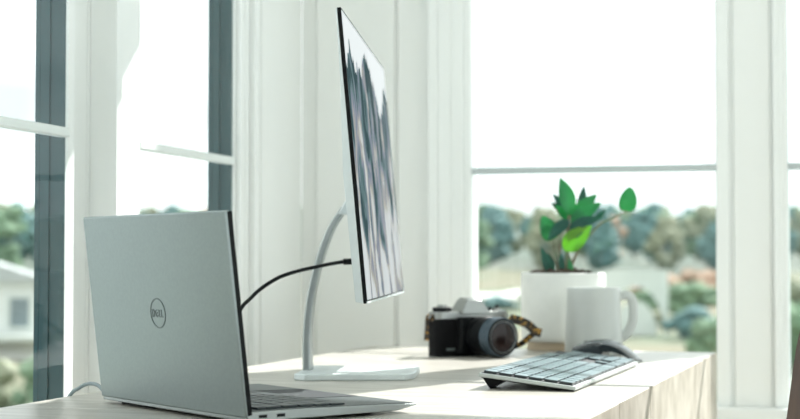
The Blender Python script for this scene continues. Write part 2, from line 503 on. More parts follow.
# ------------------------------------------------------------------ outdoors
GZ = -2.1
def terrain(d):
    """ground height at distance d from the house"""
    if d < 80: return GZ
    return GZ + (d - 80) * 0.028
mb = MB()
rows = []
for d in (6, 25, 50, 80, 110, 136, 200, 260, 330, 390, 440):
    row = []
    for k in range(33):
        a = R(-60 + 120 * k / 32)
        p = W(d * math.sin(a), d * math.cos(a))
        z = {390: 9.8, 440: 12.6}.get(d, terrain(d)) + (random.uniform(-0.5, 0.5) if d > 100 else 0)
        row.append(mb.bm.verts.new((p.x, p.y, z)))
    rows.append(row)
for a, b in zip(rows, rows[1:]):
    for k in range(32):
        mb.bm.faces.new([a[k], a[k + 1], b[k + 1], b[k]])
gm = mb.build('ground', 'grass', smooth=True)
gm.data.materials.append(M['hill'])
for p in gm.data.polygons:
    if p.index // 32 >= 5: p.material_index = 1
tag(gm, 'tan and green meadow rising towards the wooded hill outside', 'ground', kind='structure')

def pathpatch(name, label, x0, x1, d0, d1):
    v = [W(x0 * d0, d0), W(x1 * d0, d0), W(x1 * d1, d1), W(x0 * d1, d1)]
    zz = [terrain(math.hypot(p.x, p.y)) for p in v]
    m = MB(); m._add([(p.x, p.y, z + 0.25) for p, z in zip(v, zz)] + [(p.x, p.y, z - 0.3) for p, z in zip(v, zz)], [(0, 1, 2, 3), (0, 4, 5, 1), (1, 5, 6, 2), (2, 6, 7, 3), (3, 7, 4, 0)])
    return tag(m.build(name, 'path'), label, 'path', kind='structure')
pathpatch('path', 'pale gravel path seen through the window left of the plant', 0.03, 0.092, 92, 128)

def tree_mesh(seed, mtl, kind):
    rnd = random.Random(seed)
    mb = MB()
    H = 1.0
    n = 26 if kind == 'round' else 22
    for i in range(n):
        if kind == 'round':
            a = rnd.uniform(0, 2 * PI); h = rnd.uniform(0.12, 0.92)
            rad = 0.30 * math.sin(PI * min(1, max(0.08, (h - 0.05) / 0.95))) * rnd.uniform(0.3, 1)
            s = rnd.uniform(0.09, 0.15)
        else:
            h = 0.15 + 0.8 * i / n; a = i * 2.4
            rad = 0.20 * (1 - h) * rnd.uniform(0.6, 1.1); s = 0.05 + 0.11 * (1 - h)
        mb.ball((rad * math.cos(a), rad * math.sin(a), h * H), s, 2, (1, 1, 0.85), 0.18, rnd)
    tk = len(mb.bm.faces)
    mb.tube([(0, 0, -0.03), (0.01, 0, 0.3), (0, 0.01, 0.6)], 0.025, 8, [1, 0.8, 0.4], up=(0, 1, 0))
    bmesh.ops.recalc_face_normals(mb.bm, faces=mb.bm.faces[:])
    mb.bm.faces.ensure_lookup_table()
    for f in mb.bm.faces[tk:]: f.material_index = 1
    me = bpy.data.meshes.new('tree')
    mb.bm.to_mesh(me); mb.bm.free()
    me.materials.append(mtl); me.materials.append(M['bark'])
    return me
tmesh = [(tree_mesh(1, TREE[0], 'round'), 'dusky blue green tree in the wooded hillside beyond the windows'),
         (tree_mesh(2, TREE[1], 'round'), 'mid green broad tree in the wooded hillside beyond the windows'),
         (tree_mesh(3, TREE[2], 'round'), 'tan autumn tree in the wooded hillside beyond the windows'),
         (tree_mesh(4, TREE[3], 'round'), 'pale olive tree in the wooded hillside beyond the windows'),
         (tree_mesh(5, TREE[0], 'cone'), 'pointed dark conifer in the wooded hillside beyond the windows')]
def tree(kind, xc, d, h, name='tree', label=None, group=None):
    me, lab = tmesh[kind]
    o = bpy.data.objects.new(name, me)
    col.objects.link(o)
    p = W(xc, d)
    o.location = (p.x, p.y, terrain(math.hypot(xc, d)))
    o.rotation_euler = (0, 0, random.uniform(0, 6.28))
    w = h * random.uniform(0.98, 1.06)
    o.scale = (w, w, h)
    tag(o, label or lab, 'tree', group or lab.replace(' tree', ' trees').replace(' conifer', ' conifers').replace(' in the wooded hillside beyond the windows', ' on the wooded hill'))
    return o
for d, n, hh in ((140, 19, 5.3), (149, 20, 5.5), (160, 21, 5.7), (173, 22, 5.8), (188, 24, 5.9), (206, 25, 6.0), (226, 27, 6.1), (248, 29, 6.2), (272, 31, 6.3), (300, 34, 6.4)):
    off = random.uniform(0, 1)
    for k in range(n):
        a = R(-21 + 42 * (k + off + random.uniform(-0.12, 0.12)) / n)
        kind = random.choices((0, 1, 2, 3, 4), (6, 3, 2, 3, 1))[0]
        dd = d + random.uniform(-1.5, 1.5)
        tree(kind, dd * math.sin(a), dd * math.cos(a), hh * random.uniform(0.85, 1.15))
# shrubs nearer the house
def shrub_mesh(seed, mtl):
    rnd = random.Random(seed)
    mb = MB()
    for i in range(24):
        a = rnd.uniform(0, 6.28); r = rnd.uniform(0, 0.42); h = rnd.uniform(0.15, 0.78)
        mb.ball((r * math.cos(a), r * math.sin(a), h), rnd.uniform(0.13, 0.22), 2, (1, 1, 0.9), 0.22, rnd)
    me = bpy.data.meshes.new('shrub')
    bmesh.ops.recalc_face_normals(mb.bm, faces=mb.bm.faces[:])
    mb.bm.to_mesh(me); mb.bm.free(); me.materials.append(mtl)
    return me
sm = [shrub_mesh(11, TREE[1]), shrub_mesh(12, TREE[2]), shrub_mesh(13, TREE[3]), shrub_mesh(14, TREE[0])]
def shrub(k, px, d, w, h, label, group=None):
    o = bpy.data.objects.new('shrub', sm[k]); col.objects.link(o)
    p = W((px - 400) / 1500 * d, d)
    o.location = (p.x, p.y, GZ - 0.05); o.scale = (w, w, h); o.rotation_euler = (0, 0, random.uniform(0, 6))
    tag(o, label, 'shrub', group)
shrub(0, 708, 43, 1.3, 1.4, 'dense green shrub at the bottom right of the wide window by the pier')
shrub(1, 655, 100, 3.4, 2.1, 'orange autumn shrub, left of the two in the wide window')
shrub(1, 706, 102, 3.6, 2.4, 'orange autumn shrub next to the pier in the wide window')
shrub(0, 684, 76, 2.4, 1.9, 'green shrub right of the white garden arch')
shrub(3, 690, 56, 2.0, 1.3, 'low blue green shrub below the orange ones in the wide window')
shrub(0, 795, 40, 2.2, 2.0, 'green shrub in the window at the right edge')
shrub(2, 792, 60, 2.6, 2.6, 'olive shrub behind the green one in the right edge window')
for k, (px, d, s, h, kk) in enumerate(((646, 84, 2.0, 1.3, 0), (664, 88, 2.0, 1.5, 2), (700, 86, 2.2, 1.5, 0), (500, 84, 2.2, 1.0, 3), (536, 92, 2.2, 1.1, 0), (590, 100, 2.4, 1.2, 2), (655, 66, 1.6, 0.8, 2), (800, 84, 2.4, 1.6, 0), (160, 90, 2.4, 1.6, 0), (195, 96, 2.4, 1.6, 3))):
    shrub(kk, px, d, s, h, 'small shrub dotted over the far meadow in front of the wooded hill', 'shrubs dotted over the far meadow')
for k, (px, d, s, h, kk) in enumerate(((-70, 28, 1.1, 1.3, 0), (-14, 29, 1.1, 1.15, 2), (42, 28, 1.1, 1.3, 0), (100, 29, 1.1, 1.3, 2), (-30, 22, 0.8, 0.7, 2), (34, 22, 0.8, 0.75, 1))):
    shrub(kk, px, d, s, h, 'low shrub below the pale house in the leftmost window', 'garden shrubs in front of the pale house')

# pale house
hp = W((8 - 400) / 1500 * 44, 44)
hs = thing('house', 'pale two-storey house seen through the leftmost window', 'house', (hp.x, hp.y, GZ), YAW + R(12))
MB().span(-2.6, 1.0, 0, 4.0, 0, 2.3).build('wall', 'house', hs)
MB().prism([(-2.9, 2.3), (1.3, 2.3), (-0.8, 3.0)], -0.3, 4.3, lambda u, v, t: Vector((u, t, v))).build('roof', 'roof', hs)
for x0, x1, z0, z1 in ((-2.2, -1.5, 0.9, 1.9), (-1.1, -0.4, 0.9, 1.9), (0.0, 0.7, 0.9, 1.9)):
    wf = MB().span(x0, x1, -0.06, 0.02, z0, z1).build('window', 'arch', hs)
    MB().span(x0 + 0.08, x1 - 0.08, -0.08, -0.05, z0 + 0.08, z1 - 0.08).build('pane', 'housewin', wf)
MB().span(-2.9, 1.3, -1.0, -0.05, 0.62, 0.75).build('balcony', 'arch', hs)

# white garden arch
ap = W((635 - 400) / 1500 * 58, 58)
ar = thing('garden_arch', 'white garden arch panel standing in the meadow behind the mug', 'arch', (ap.x, ap.y, GZ), YAW - R(9))
am = MB()
n = 24
outer = [(-1.25, 0.0), (-1.25, 2.55), (1.25, 2.55), (1.25, 0.0)]
arcp = [(1.08 * math.cos(PI * k / n), 0.15 + 1.75 * math.sin(PI * k / n)) for k in range(n + 1)]
am.prism([(-1.25, 2.55), (1.25, 2.55), (1.25, 0.0), (1.08, 0.0)] + arcp + [(-1.08, 0.0), (-1.25, 0.0)], 0, 0.15, lambda u, v, t: Vector((u, t, v)))
am.build('panel', 'arch', ar)
inp = [(0.85 * math.cos(PI * k / n), 0.05 + 1.3 * math.sin(PI * k / n)) for k in range(n + 1)]
MB().prism(inp + [(-0.85, 0.0), (0.85, 0.0)], 0.02, 0.12, lambda u, v, t: Vector((u, t, v))).build('gate', 'arch', ar)

# ------------------------------------------------------------------ desk
DA = R(18.4)                                   # the desk's long axis, right of the view axis
DROT = YAW - DA
dc = W(0.52, 2.47)                             # far right corner
desk = thing('desk', 'pale bleached oak desk with thick edge standing by the windows', 'desk', (dc.x, dc.y, 0), DROT)
DW, DL, DT = 0.600, 1.50, 0.15
tb = MB()
seams = [0.0, 0.27, 0.69, 0.90, 1.14, 1.32, DL]
for a, b in zip(seams, seams[1:]):
    tb.span(-DW, 0, -b + 0.0006, -a - 0.0006, DESK_Z - DT, DESK_Z)
top = tb.build('tabletop', 'oak', desk, bevel=0.0015)
top.data.materials.append(M['oakend'])
for p in top.data.polygons:
    if abs(p.normal.z) < 0.5: p.material_index = 1
for x, y in ((-0.05, -0.06), (-DW + 0.05, -0.06), (-0.05, -DL + 0.06), (-DW + 0.05, -DL + 0.06)):
    MB().span(x - 0.03, x + 0.03, y - 0.03, y + 0.03, 0, DESK_Z - DT).build('leg', 'oakend', desk, bevel=0.003)

# ------------------------------------------------------------------ laptop
LP = W(-0.2295, 1.502)
lap = thing('laptop', 'open silver laptop with round logo on its lid, left on the desk', 'laptop', LP, YAW + R(38))
LW, LDp, LH = 0.290, 0.199, 0.197
h = LW / 2
base = MB().prism([(0.0, 0.0035), (0.0, 0.0125), (0.06, 0.0125), (LDp, 0.0095), (LDp, 0.0075), (0.175, 0.0035)], -h, h,
                  lambda u, v, t: Vector((u, t, v))).build('base', 'silver', lap, bevel=0.0008)
DSL = -(0.0125 - 0.0095) / 0.139
def dz(x): return 0.0125 if x < 0.06 else 0.0125 + DSL * (x - 0.06)
MB().prism([(0.004, 0.0126), (0.06, 0.0126), (LDp - 0.002, 0.0097), (LDp - 0.002, 0.0101), (0.06, 0.0131), (0.004, 0.0131)], -h + 0.002, h - 0.002,
           lambda u, v, t: Vector((u, t, v))).build('palm_rest', 'carbon', base)
MB().prism([(0.125, dz(0.125) + 0.0007), (0.193, dz(0.193) + 0.0007), (0.193, dz(0.193) + 0.001), (0.125, dz(0.125) + 0.001)], -0.053, 0.053,
           lambda u, v, t: Vector((u, t, v))).build('touchpad', 'deckgrey', base)
# keys: rows from the hinge (x small) to the user
def laptop_keys():
    rows = [(0.022, 0.010, 14), (0.036, 0.0155, 14), (0.0545, 0.0155, 14), (0.073, 0.0155, 13), (0.0915, 0.0155, 12), (0.110, 0.0155, 8)]
    for x, dp, n in rows:
        tot = 0.272
        if n == 8: ws = [1.2, 1, 1, 5.6, 1, 1, 1, 1.2]
        elif n == 13: ws = [1.7] + [1] * 11 + [1.9]
        elif n == 12: ws = [2.2] + [1] * 10 + [2.2]
        else: ws = [1] * (n - 1) + [1.4]
        sc = tot / sum(ws)
        y = tot / 2
        for w in ws:
            z0 = dz(x) + 0.0004
            MB().box((x, y - w * sc / 2, z0 + 0.0014), (dp, w * sc - 0.0025, 0.0020)).build('key', 'darkkey', base, bevel=0.0004, seg=1)
            y -= w * sc
laptop_keys()
for y in (-0.09, 0.09):
    MB().span(0.012, 0.02, y - 0.035, y + 0.035, 0.0, 0.0036).build('foot', 'black', base)
MB().span(LDp - 0.03, LDp - 0.022, -0.1, 0.1, 0.0, 0.0052).build('foot', 'black', base)
# ports on the near side (local -y)
for x0, x1 in ((0.012, 0.021), (0.032, 0.041)):
    MB().span(x0, x1, -h - 0.0004, -h + 0.001, 0.0065, 0.0095).build('port', 'black', base)
# lid: tilted back 7 degrees past upright about the hinge
lid = MB().span(-0.0055, 0.0, -h, h, 0.004, LH).build('lid', 'lid', lap, bevel=0.0016)
lid.location = (0.004, 0, 0.0035)
lid.rotation_euler = (0, R(-7), 0)
MB().span(-0.0034, 0.0018, -h - 0.0003, h - 0.0008, 0.006, LH - 0.001).build('bezel', 'black', lid, bevel=0.0006)
MB().span(0.0016, 0.0022, -h + 0.006, h - 0.006, 0.022, LH - 0.008).build('display', 'laptopscreen', lid)
MB().tube([(0.002, -0.12, 0.006), (0.002, 0.12, 0.006)], 0.0045, 12).build('hinge', 'black', lid)
# ring and letters on the lid's back (facing local -x; reading direction runs from far to near = -y)
lg = MB()
cz, cyy, ro, ri = 0.098, 0.001, 0.0152, 0.0140
ringp, n = [], 48
for k in range(n):
    a = 2 * PI * k / n
    ringp.append((math.cos(a), math.sin(a)))
vs = []
for x in (-0.0052, -0.0060):
    for r in (ri, ro):
        vs.append([lg.bm.verts.new((x, cyy + r * c, cz + r * s)) for c, s in ringp])
for k in range(n):
    j = (k + 1) % n
    for A, B in ((0, 1), (1, 3), (3, 2), (2, 0)):
        lg.bm.faces.new([vs[A][k], vs[A][j], vs[B][j], vs[B][k]])
logo = lg.build('logo', 'logo', lid)
def stroke(mb, p0, p1, w=0.0010):
    """a letter stroke in reading coordinates (u right, v up)"""
    p0, p1 = Vector(p0), Vector(p1)
    d = (p1 - p0).normalized(); nn = Vector((-d.y, d.x)) * w / 2
    d = d * w * 0.35
    q = [p0 - d + nn, p0 - d - nn, p1 + d - nn, p1 + d + nn]
    mb.prism([(v.x, v.y) for v in q], -0.0052, -0.0060, lambda u, v, t: Vector((t, cyy - u, cz + v)))
lt = MB()
hh = 0.0034
D0 = -0.0108
for a, b in (((D0, -hh), (D0, hh)), ((D0, hh), (D0 + 0.0022, hh)), ((D0 + 0.0022, hh), (D0 + 0.0042, 0.0014)), ((D0 + 0.0042, 0.0014), (D0 + 0.0042, -0.0014)),
             ((D0 + 0.0042, -0.0014), (D0 + 0.0022, -hh)), ((D0 + 0.0022, -hh), (D0, -hh))): stroke(lt, a, b)
# tilted E
E = Matrix.Rotation(R(28), 2)
def ep(x, y): v = E @ Vector((x, y)); return (v.x - 0.0016, v.y)
for a, b in (((-0.0021, -0.0031), (-0.0021, 0.0031)), ((-0.0021, 0.0031), (0.0022, 0.0031)), ((-0.0021, 0.0), (0.0018, 0.0)), ((-0.0021, -0.0031), (0.0022, -0.0031))):
    stroke(lt, ep(*a), ep(*b), 0.0007)
for x in (0.0028, 0.0072):
    stroke(lt, (x, hh), (x, -hh)); stroke(lt, (x, -hh), (x + 0.0029, -hh))
lt.build('lettering', 'logo', lid)

# ------------------------------------------------------------------ monitor
MA = R(4.44)                                   # the panel's width runs 4.4 degrees right of the view axis
mb_mid = W(-0.0155, 1.975)
mon = thing('monitor', 'thin silver monitor on curved stand facing right across the desk', 'monitor', mb_mid, YAW - MA)
# local y = along the panel (away from viewer), local x = the way the screen faces
PH, PW = 0.339, 0.552
panel_root_z = 0.1035
housing = MB()
prof = [(-0.0045, 0.0), (-0.0135, 0.003), (-0.0145, 0.15), (-0.008, 0.26), (-0.006, PH - 0.001), (-0.0045, PH)]
housing.prism(prof, -PW / 2, PW / 2, lambda u, v, t: Vector((u, t, v)))
panel = housing.build('back_housing', 'silverlight', mon, bevel=0.0008)
panel.location = (0, 0, panel_root_z)
panel.rotation_euler = (0, R(-5.2), 0)
MB().span(-0.0045, 0.0, -PW / 2, PW / 2, 0.0, PH).build('bezel', 'black', panel, bevel=0.0006)
MB().span(-0.001, 0.0004, -PW / 2, PW / 2, 0.0, 0.0022).build('chin', 'silverlight', panel)
dsp = bmesh.new()
y0, y1, z0, z1 = -PW / 2 + 0.0025, PW / 2 - 0.0035, 0.004, PH - 0.003
V = [dsp.verts.new(v) for v in ((0.0003, y0, z0), (0.0003, y1, z0), (0.0003, y1, z1), (0.0003, y0, z1),
                               (-0.0005, y0, z0), (-0.0005, y1, z0), (-0.0005, y1, z1), (-0.0005, y0, z1))]
fs = [dsp.faces.new([V[i] for i in f]) for f in ((0, 1, 2, 3), (7, 6, 5, 4), (0, 4, 5, 1), (1, 5, 6, 2), (2, 6, 7, 3), (3, 7, 4, 0))]
uvl = dsp.loops.layers.uv.new('UVMap')
for f in fs:
    for l in f.loops:
        l[uvl].uv = ((l.vert.co.y - y0) / (y1 - y0), (l.vert.co.z - z0) / (z1 - z0))
me = bpy.data.meshes.new('display'); dsp.to_mesh(me); dsp.free(); me.materials.append(M['screen'])
d_o = bpy.data.objects.new('display', me); col.objects.link(d_o); d_o.parent = panel
# base slab and curved arm
bs = MB()
bp = [(-0.113, -0.078), (-0.098, -0.088), (0.028, -0.072), (0.038, -0.045), (0.038, 0.060), (0.026, 0.075), (-0.106, 0.075), (-0.113, 0.065)]
bs.prism(bp, 0.0, 0.0085, lambda u, v, t: Vector((u, v, t))).build('stand_base', 'silverlight', mon, bevel=0.0015)
arm_pts = smooth_path([(-0.106, 0.0, 0.006), (-0.1065, 0, 0.05), (-0.102, 0, 0.10), (-0.091, 0, 0.150), (-0.076, 0, 0.192), (-0.058, 0, 0.221)], 7)
sec = [(-0.016, -0.0052), (0.016, -0.0052), (0.016, 0.0052), (-0.016, 0.0052)]
armm = MB(); armm.sweep(arm_pts, sec, up=(1, 0, 0), scales=[1.0 - 0.25 * i / (len(arm_pts) - 1) for i in range(len(arm_pts))])
arm = armm.build('stand_arm', 'silver', mon, bevel=0.002)
MB().prism([(-0.064, 0.212), (-0.056, 0.229), (-0.030, 0.229), (-0.026, 0.224), (-0.026, 0.212)], -0.018, 0.018, lambda u, v, t: Vector((u, t, v))).build('stand_neck', 'silverlight', mon, bevel=0.0015)
MB().tube([(-0.030, -0.03, 0.151), (-0.056, -0.03, 0.150)], 0.0040, 12).build('socket_plug', 'black', mon)

def cable(name, label, pts, r, m):
    rt = MB().tube(smooth_path(pts, 10), r, 10).build(name, m, smooth=True, angle=80)
    return tag(rt, label, 'cable')
def ml(x, y, z):
    """monitor-local to world"""
    c, s = math.cos(YAW - MA), math.sin(YAW - MA)
    return Vector((mb_mid.x + c * x - s * y, mb_mid.y + s * x + c * y, DESK_Z + z))
def at(px, py, d):
    return W((px - 400) / 1500 * d, d, 0.155 + (258 - py) / 1500 * d)
cable('monitor_cable', 'black cable looping from the monitor back down behind the laptop lid',
      [ml(-0.0565, -0.03, 0.150), at(330, 264, 1.95), at(316, 267, 1.94), at(300, 270.5, 1.93), at(280, 277, 1.91), at(262, 288, 1.89), at(250, 299, 1.87), at(240, 310.5, 1.85),
       W(-0.215, 1.80, 0.045), W(-0.235, 1.75, 0.012), W(-0.26, 1.71, 0.003), W(-0.32, 1.66, 0.0027)], 0.0025, 'black')
cable('charging_cable', 'short grey cable curling from the laptop side over the desk edge',
      [W(-0.3165, 1.618, 0.0095), W(-0.328, 1.640, 0.0155), W(-0.340, 1.660, 0.0165), W(-0.352, 1.677, 0.0135), W(-0.361, 1.688, 0.0085), W(-0.370, 1.698, 0.0030), W(-0.379, 1.703, -0.014),
       W(-0.384, 1.705, -0.06), W(-0.386, 1.705, -0.3), W(-0.386, 1.71, -0.68), W(-0.39, 1.74, -0.735), W(-0.41, 1.82, -0.737)], 0.0022, 'cablegrey')

# ------------------------------------------------------------------ wireless keyboard
KA = R(18.4)
krot = YAW - KA
kc = W(0.2025, 1.742)
kdir = (math.sin(KA), math.cos(KA))
KL, KD = 0.438, 0.117
TILT = math.atan(0.0135 / KD)
kb = thing('wireless_keyboard', 'pale silver full-size keyboard lying at the desk edge', 'keyboard', kc, krot)
kslab = MB().prism([(0.0, 0.0014), (0.0, 0.0062), (-KD, 0.0062), (-KD, 0.0014)], 0, KL, lambda u, v, t: Vector((u, t, v))).build('frame', 'kbframe', kb, bevel=0.001)
kslab.rotation_euler = (0, TILT, 0)
MB().span(-KD + 0.002, -0.004, 0.003, KL - 0.003, 0.0060, 0.0066).build('deck', 'deckgrey', kslab)
MB().span(-KD + 0.003, -0.003, 0.004, KL - 0.004, 0.0002, 0.0016).build('underside', 'black', kslab)
for y in (0.012, KL - 0.04):
    MB().prism([(-KD + 0.003, 0.0128), (-KD + 0.030, 0.0095), (-KD + 0.012, 0.0)], y, y + 0.03, lambda u, v, t: Vector((u, t, v))).build('foot', 'black', kb)
U = (KL - 0.008) / 22.6
pr = (KD - 0.0075) / 6
def kkey(row, u0, w, hrows=1):
    x1 = -KD + 0.0035 + row * pr; x0 = x1 + pr * hrows
    o = MB().box(((x0 + x1) / 2, 0.004 + (u0 + w / 2) * U, 0.0079), (pr * hrows - 0.0027, w * U - 0.0040, 0.0034)).build('key', 'key', kslab, bevel=0.0004, seg=1)
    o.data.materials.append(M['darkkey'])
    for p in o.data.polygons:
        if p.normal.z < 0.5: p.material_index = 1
def krow(row, start, ws):
    u = start
    for w in ws: kkey(row, u, w); u += w
krow(0, 0, [1.25] * 12); krow(0, 15.3, [1.05] * 3)
krow(1, 0, [1] * 13 + [2]); krow(1, 15.3, [1] * 3); krow(1, 18.6, [1] * 4)
krow(2, 0, [1.5] + [1] * 12 + [1.5]); krow(2, 15.3, [1] * 3); krow(2, 18.6, [1] * 3); kkey(2, 21.6, 1, 2)
krow(3, 0, [1.75] + [1] * 11 + [2.25]); krow(3, 18.6, [1] * 3)
krow(4, 0, [2.25] + [1] * 10 + [2.75]); kkey(4, 16.3, 1); krow(4, 18.6, [1] * 3); kkey(4, 21.6, 1, 2)
krow(5, 0, [1.25, 1.25, 1.25, 6.25, 1.25, 1.25, 2.5]); krow(5, 15.3, [1] * 3); krow(5, 18.6, [2, 1])

# ------------------------------------------------------------------ mouse
mp = W(0.309, 2.252)
ms = thing('computer_mouse', 'dark arched wireless mouse standing beyond the far end of the keyboard', 'mouse', mp, YAW - R(22))
def mouse_shell():
    mb = MB()
    n, m = 28, 14
    top, bot = [], []
    for i in range(n + 1):
        s = i / n
        x = -0.048 + 0.098 * s
        zt = 0.017 + 0.0165 * math.sin(PI * min(1.0, 0.12 + s * 0.80)) if s < 0.45 else 0.0325 * max(0.0, math.cos((s - 0.45) / 0.55 * PI / 2)) ** 0.85 + 0.001
        zb = 0.0 if s < 0.42 else max(0.0, zt - 0.020 + 0.017 * (s - 0.42) / 0.58) * min(1, (s - 0.42) / 0.07)
        if s > 0.97: zb = 0.0
        if i == n: zt = 0.003
        half = 0.027 * (1 - 0.75 * max(0, abs(s - 0.5) * 2 - 0.45) ** 2.2)
        rt, rb = [], []
        for j in range(m + 1):
            q = -1 + 2 * j / m
            drop = 0.35 * (zt - zb) * abs(q) ** 2.6
            rt.append(mb.bm.verts.new((x, half * q, zt - drop)))
            rb.append(mb.bm.verts.new((x, half * q, min(zb, zt - drop - 0.0005))))
        top.append(rt); bot.append(rb)
    for i in range(n):
        for j in range(m):
            mb.bm.faces.new([top[i][j], top[i + 1][j], top[i + 1][j + 1], top[i][j + 1]])
            mb.bm.faces.new([bot[i][j], bot[i][j + 1], bot[i + 1][j + 1], bot[i + 1][j]])
        for j in (0, m):
            mb.bm.faces.new([top[i][j], bot[i][j], bot[i + 1][j], top[i + 1][j]])
    for i in (0, n):
        for j in range(m):
            mb.bm.faces.new([top[i][j], top[i][j + 1], bot[i][j + 1], bot[i][j]])
    return mb
mouse_shell().build('shell', 'mouse', ms, smooth=True, angle=55)
MB().lathe([(0.0, -0.003), (0.007, -0.003), (0.008, 0), (0.007, 0.003), (0.0, 0.003)], 20, (-0.030, 0, 0.0225), Matrix.Rotation(PI / 2, 3, 'X')).build('scroll_wheel', 'mouseunder', ms, smooth=True)

# ------------------------------------------------------------------ mug
mg = thing('mug', 'plain pale ceramic mug with its handle to the right, before the pot', 'mug', W(0.3105, 2.41), YAW)
rb, rt_, H = 0.0465, 0.0425, 0.108
MB().lathe([(0, 0.001), (rb - 0.005, 0.0), (rb - 0.001, 0.002), (rb, 0.008), (rb - 0.0008, 0.03), (rt_ + 0.0005, 0.085), (rt_, H - 0.001), (rt_ - 0.0012, H), (rt_ - 0.003, H - 0.001),
            (rt_ - 0.0035, 0.08), (rb - 0.005, 0.012), (rb - 0.008, 0.006), (0, 0.005)], 56).build('body', 'ceramic', mg, smooth=True, angle=70)
hp = smooth_path([(rt_ - 0.003, 0, 0.093), (rt_ + 0.012, 0, 0.095), (rt_ + 0.0195, 0, 0.087), (rt_ + 0.0215, 0, 0.068), (rt_ + 0.019, 0, 0.050), (rt_ + 0.011, 0, 0.034), (rb - 0.003, 0, 0.026)], 7)
MB().sweep(hp, [(0.0075 * math.cos(2 * PI * k / 12), 0.0034 * math.sin(2 * PI * k / 12)) for k in range(12)], up=(0, 1, 0.001)).build('handle', 'ceramic', mg, smooth=True, angle=80)

# ------------------------------------------------------------------ potted plant
PD = 2.56
pp = W((563 - 400) / 1500 * PD, PD)
pl = thing('potted_plant', 'glossy green leafy plant in a white cylindrical pot behind the mug', 'potted plant', pp, YAW)
pr_, pz0, pz1 = 0.0715, 0.014, 0.130
MB().lathe([(0, pz0), (pr_ - 0.006, pz0), (pr_ - 0.001, pz0 + 0.004), (pr_, pz0 + 0.01), (pr_, pz1 - 0.003), (pr_ - 0.002, pz1), (pr_ - 0.006, pz1), (pr_ - 0.0075, pz1 - 0.004), (pr_ - 0.0075, pz1 - 0.03), (0, pz1 - 0.03)], 64).build('pot', 'potwhite', pl, smooth=True, angle=60)
MB().lathe([(0, 0), (pr_ - 0.010, 0), (pr_ - 0.010, pz0), (0, pz0)], 48).build('saucer', 'basewood', pl, smooth=True)
sl = MB().lathe([(0, pz1 - 0.006), (0.03, pz1 - 0.006), (0.055, pz1 - 0.010), (pr_ - 0.008, pz1 - 0.014), (pr_ - 0.008, pz1 - 0.028), (0, pz1 - 0.028)], 36)
rs = random.Random(3)
for k in range(60):
    a, r_ = rs.uniform(0, 6.28), rs.uniform(0.012, 0.055)
    sl.ball((r_ * math.cos(a), r_ * math.sin(a), pz1 - 0.001), rs.uniform(0.005, 0.012), 1, (1, 1, 0.8), 0.25, rs)
sl.build('soil', 'soil', pl)
def LPx(px, py, dy=0.0):
    """plant-local point seen at a pixel, dy metres behind the stem"""
    d = PD + dy
    return Vector(((px - 400) / 1500 * d - (563 - 400) / 1500 * PD, dy, 0.155 + (258 - py) / 1500 * d))
def stem(pts, r, tip=0.5):
    p = smooth_path(pts, 6)
    MB().tube(p, r, 10, [1 - (1 - tip) * i / (len(p) - 1) for i in range(len(p))], up=(0, 1, 0)).build('stem', 'stem', pl, smooth=True, angle=80)
def leaf(b, t, w, m, face=(0, -1, 0.25), curl=0.10, fold=0.18, blunt=0.0):
    w = w * 1.3
    b, t = Vector(b), Vector(t)
    ax = t - b; L = ax.length; ax.normalize()
    f = Vector(face); f = (f - ax * f.dot(ax)).normalized()
    sd = ax.cross(f)
    mb = MB(); n, k = 16, 6
    rows = []
    for i in range(n + 1):
        s = i / n
        wd = w / 2 * (math.sin(PI * s ** (0.8 - 0.15 * blunt)) ** (0.85 - 0.35 * blunt)) if 0 < i < n else w * 0.015
        c = b + ax * L * s + f * (curl * L * (math.sin(PI * s) - 0.6 * s))
        rows.append([mb.bm.verts.new(c + sd * wd * (j / k * 2 - 1) + f * (fold * wd * abs(j / k * 2 - 1))) for j in range(k + 1)])
    for A, B in zip(rows, rows[1:]):
        for j in range(k): mb.bm.faces.new([A[j], A[j + 1], B[j + 1], B[j]])
    o = mb.build('leaf', m, pl, smooth=True, angle=80)
    so = o.modifiers.new('thickness', 'SOLIDIFY'); so.thickness = 0.0007
    return o
base0 = LPx(566, 274)
S = 0.0017
stem([base0, LPx(567, 250), LPx(568.5, 225), LPx(570, 210)], 0.0042)
stem([LPx(559, 274, -0.01), LPx(555.5, 256, -0.01), LPx(553, 237, -0.01)], 0.0026)
stem([LPx(569, 273, 0.01), LPx(578, 251, 0.005), LPx(598, 226, 0.0), LPx(614, 217.5), LPx(627, 211)], 0.0026)
stem([LPx(563, 274, 0.01), LPx(560, 255, 0.02), LPx(561, 235, 0.02), LPx(566, 214, 0.02)], 0.0028)
stem([LPx(572, 274, -0.01), LPx(571, 262, -0.01), LPx(567, 250, -0.01)], 0.0024)
leaf(LPx(570, 215, -0.005), LPx(561, 176.5, 0), 13.5 * S, 'leaf', (0.25, -1, 0.1))
leaf(LPx(553, 240, -0.01), LPx(542.5, 216, -0.02), 15 * S, 'leaf', (0.1, -1, 0.1), blunt=0.6)
leaf(LPx(626.5, 212), LPx(630.5, 186.5), 14 * S, 'leaf', (-0.1, -1, 0.1), blunt=0.8, fold=0.1)
leaf(LPx(571, 218, 0.02), LPx(551.5, 202, 0.02), 8 * S, 'leafdark', (0, -1, 0.6))
leaf(LPx(571, 218, 0.02), LPx(553, 193, 0.03), 8 * S, 'leafdark', (0, -1, 0.3))
leaf(LPx(571, 219, 0), LPx(598, 193, 0.01), 10 * S, 'leaf', (0.2, -1, 0.6))
leaf(LPx(571, 224, -0.01), LPx(601, 202, -0.02), 12 * S, 'leaf', (0, -1, 0.5))
leaf(LPx(569, 228, -0.02), LPx(602, 217.5, -0.04), 8.5 * S, 'leafdark', (0, -1, 0.5))
leaf(LPx(563.5, 250, -0.015), LPx(591, 226, -0.04), 16 * S, 'leaflight', (0.1, -1, 0.25))
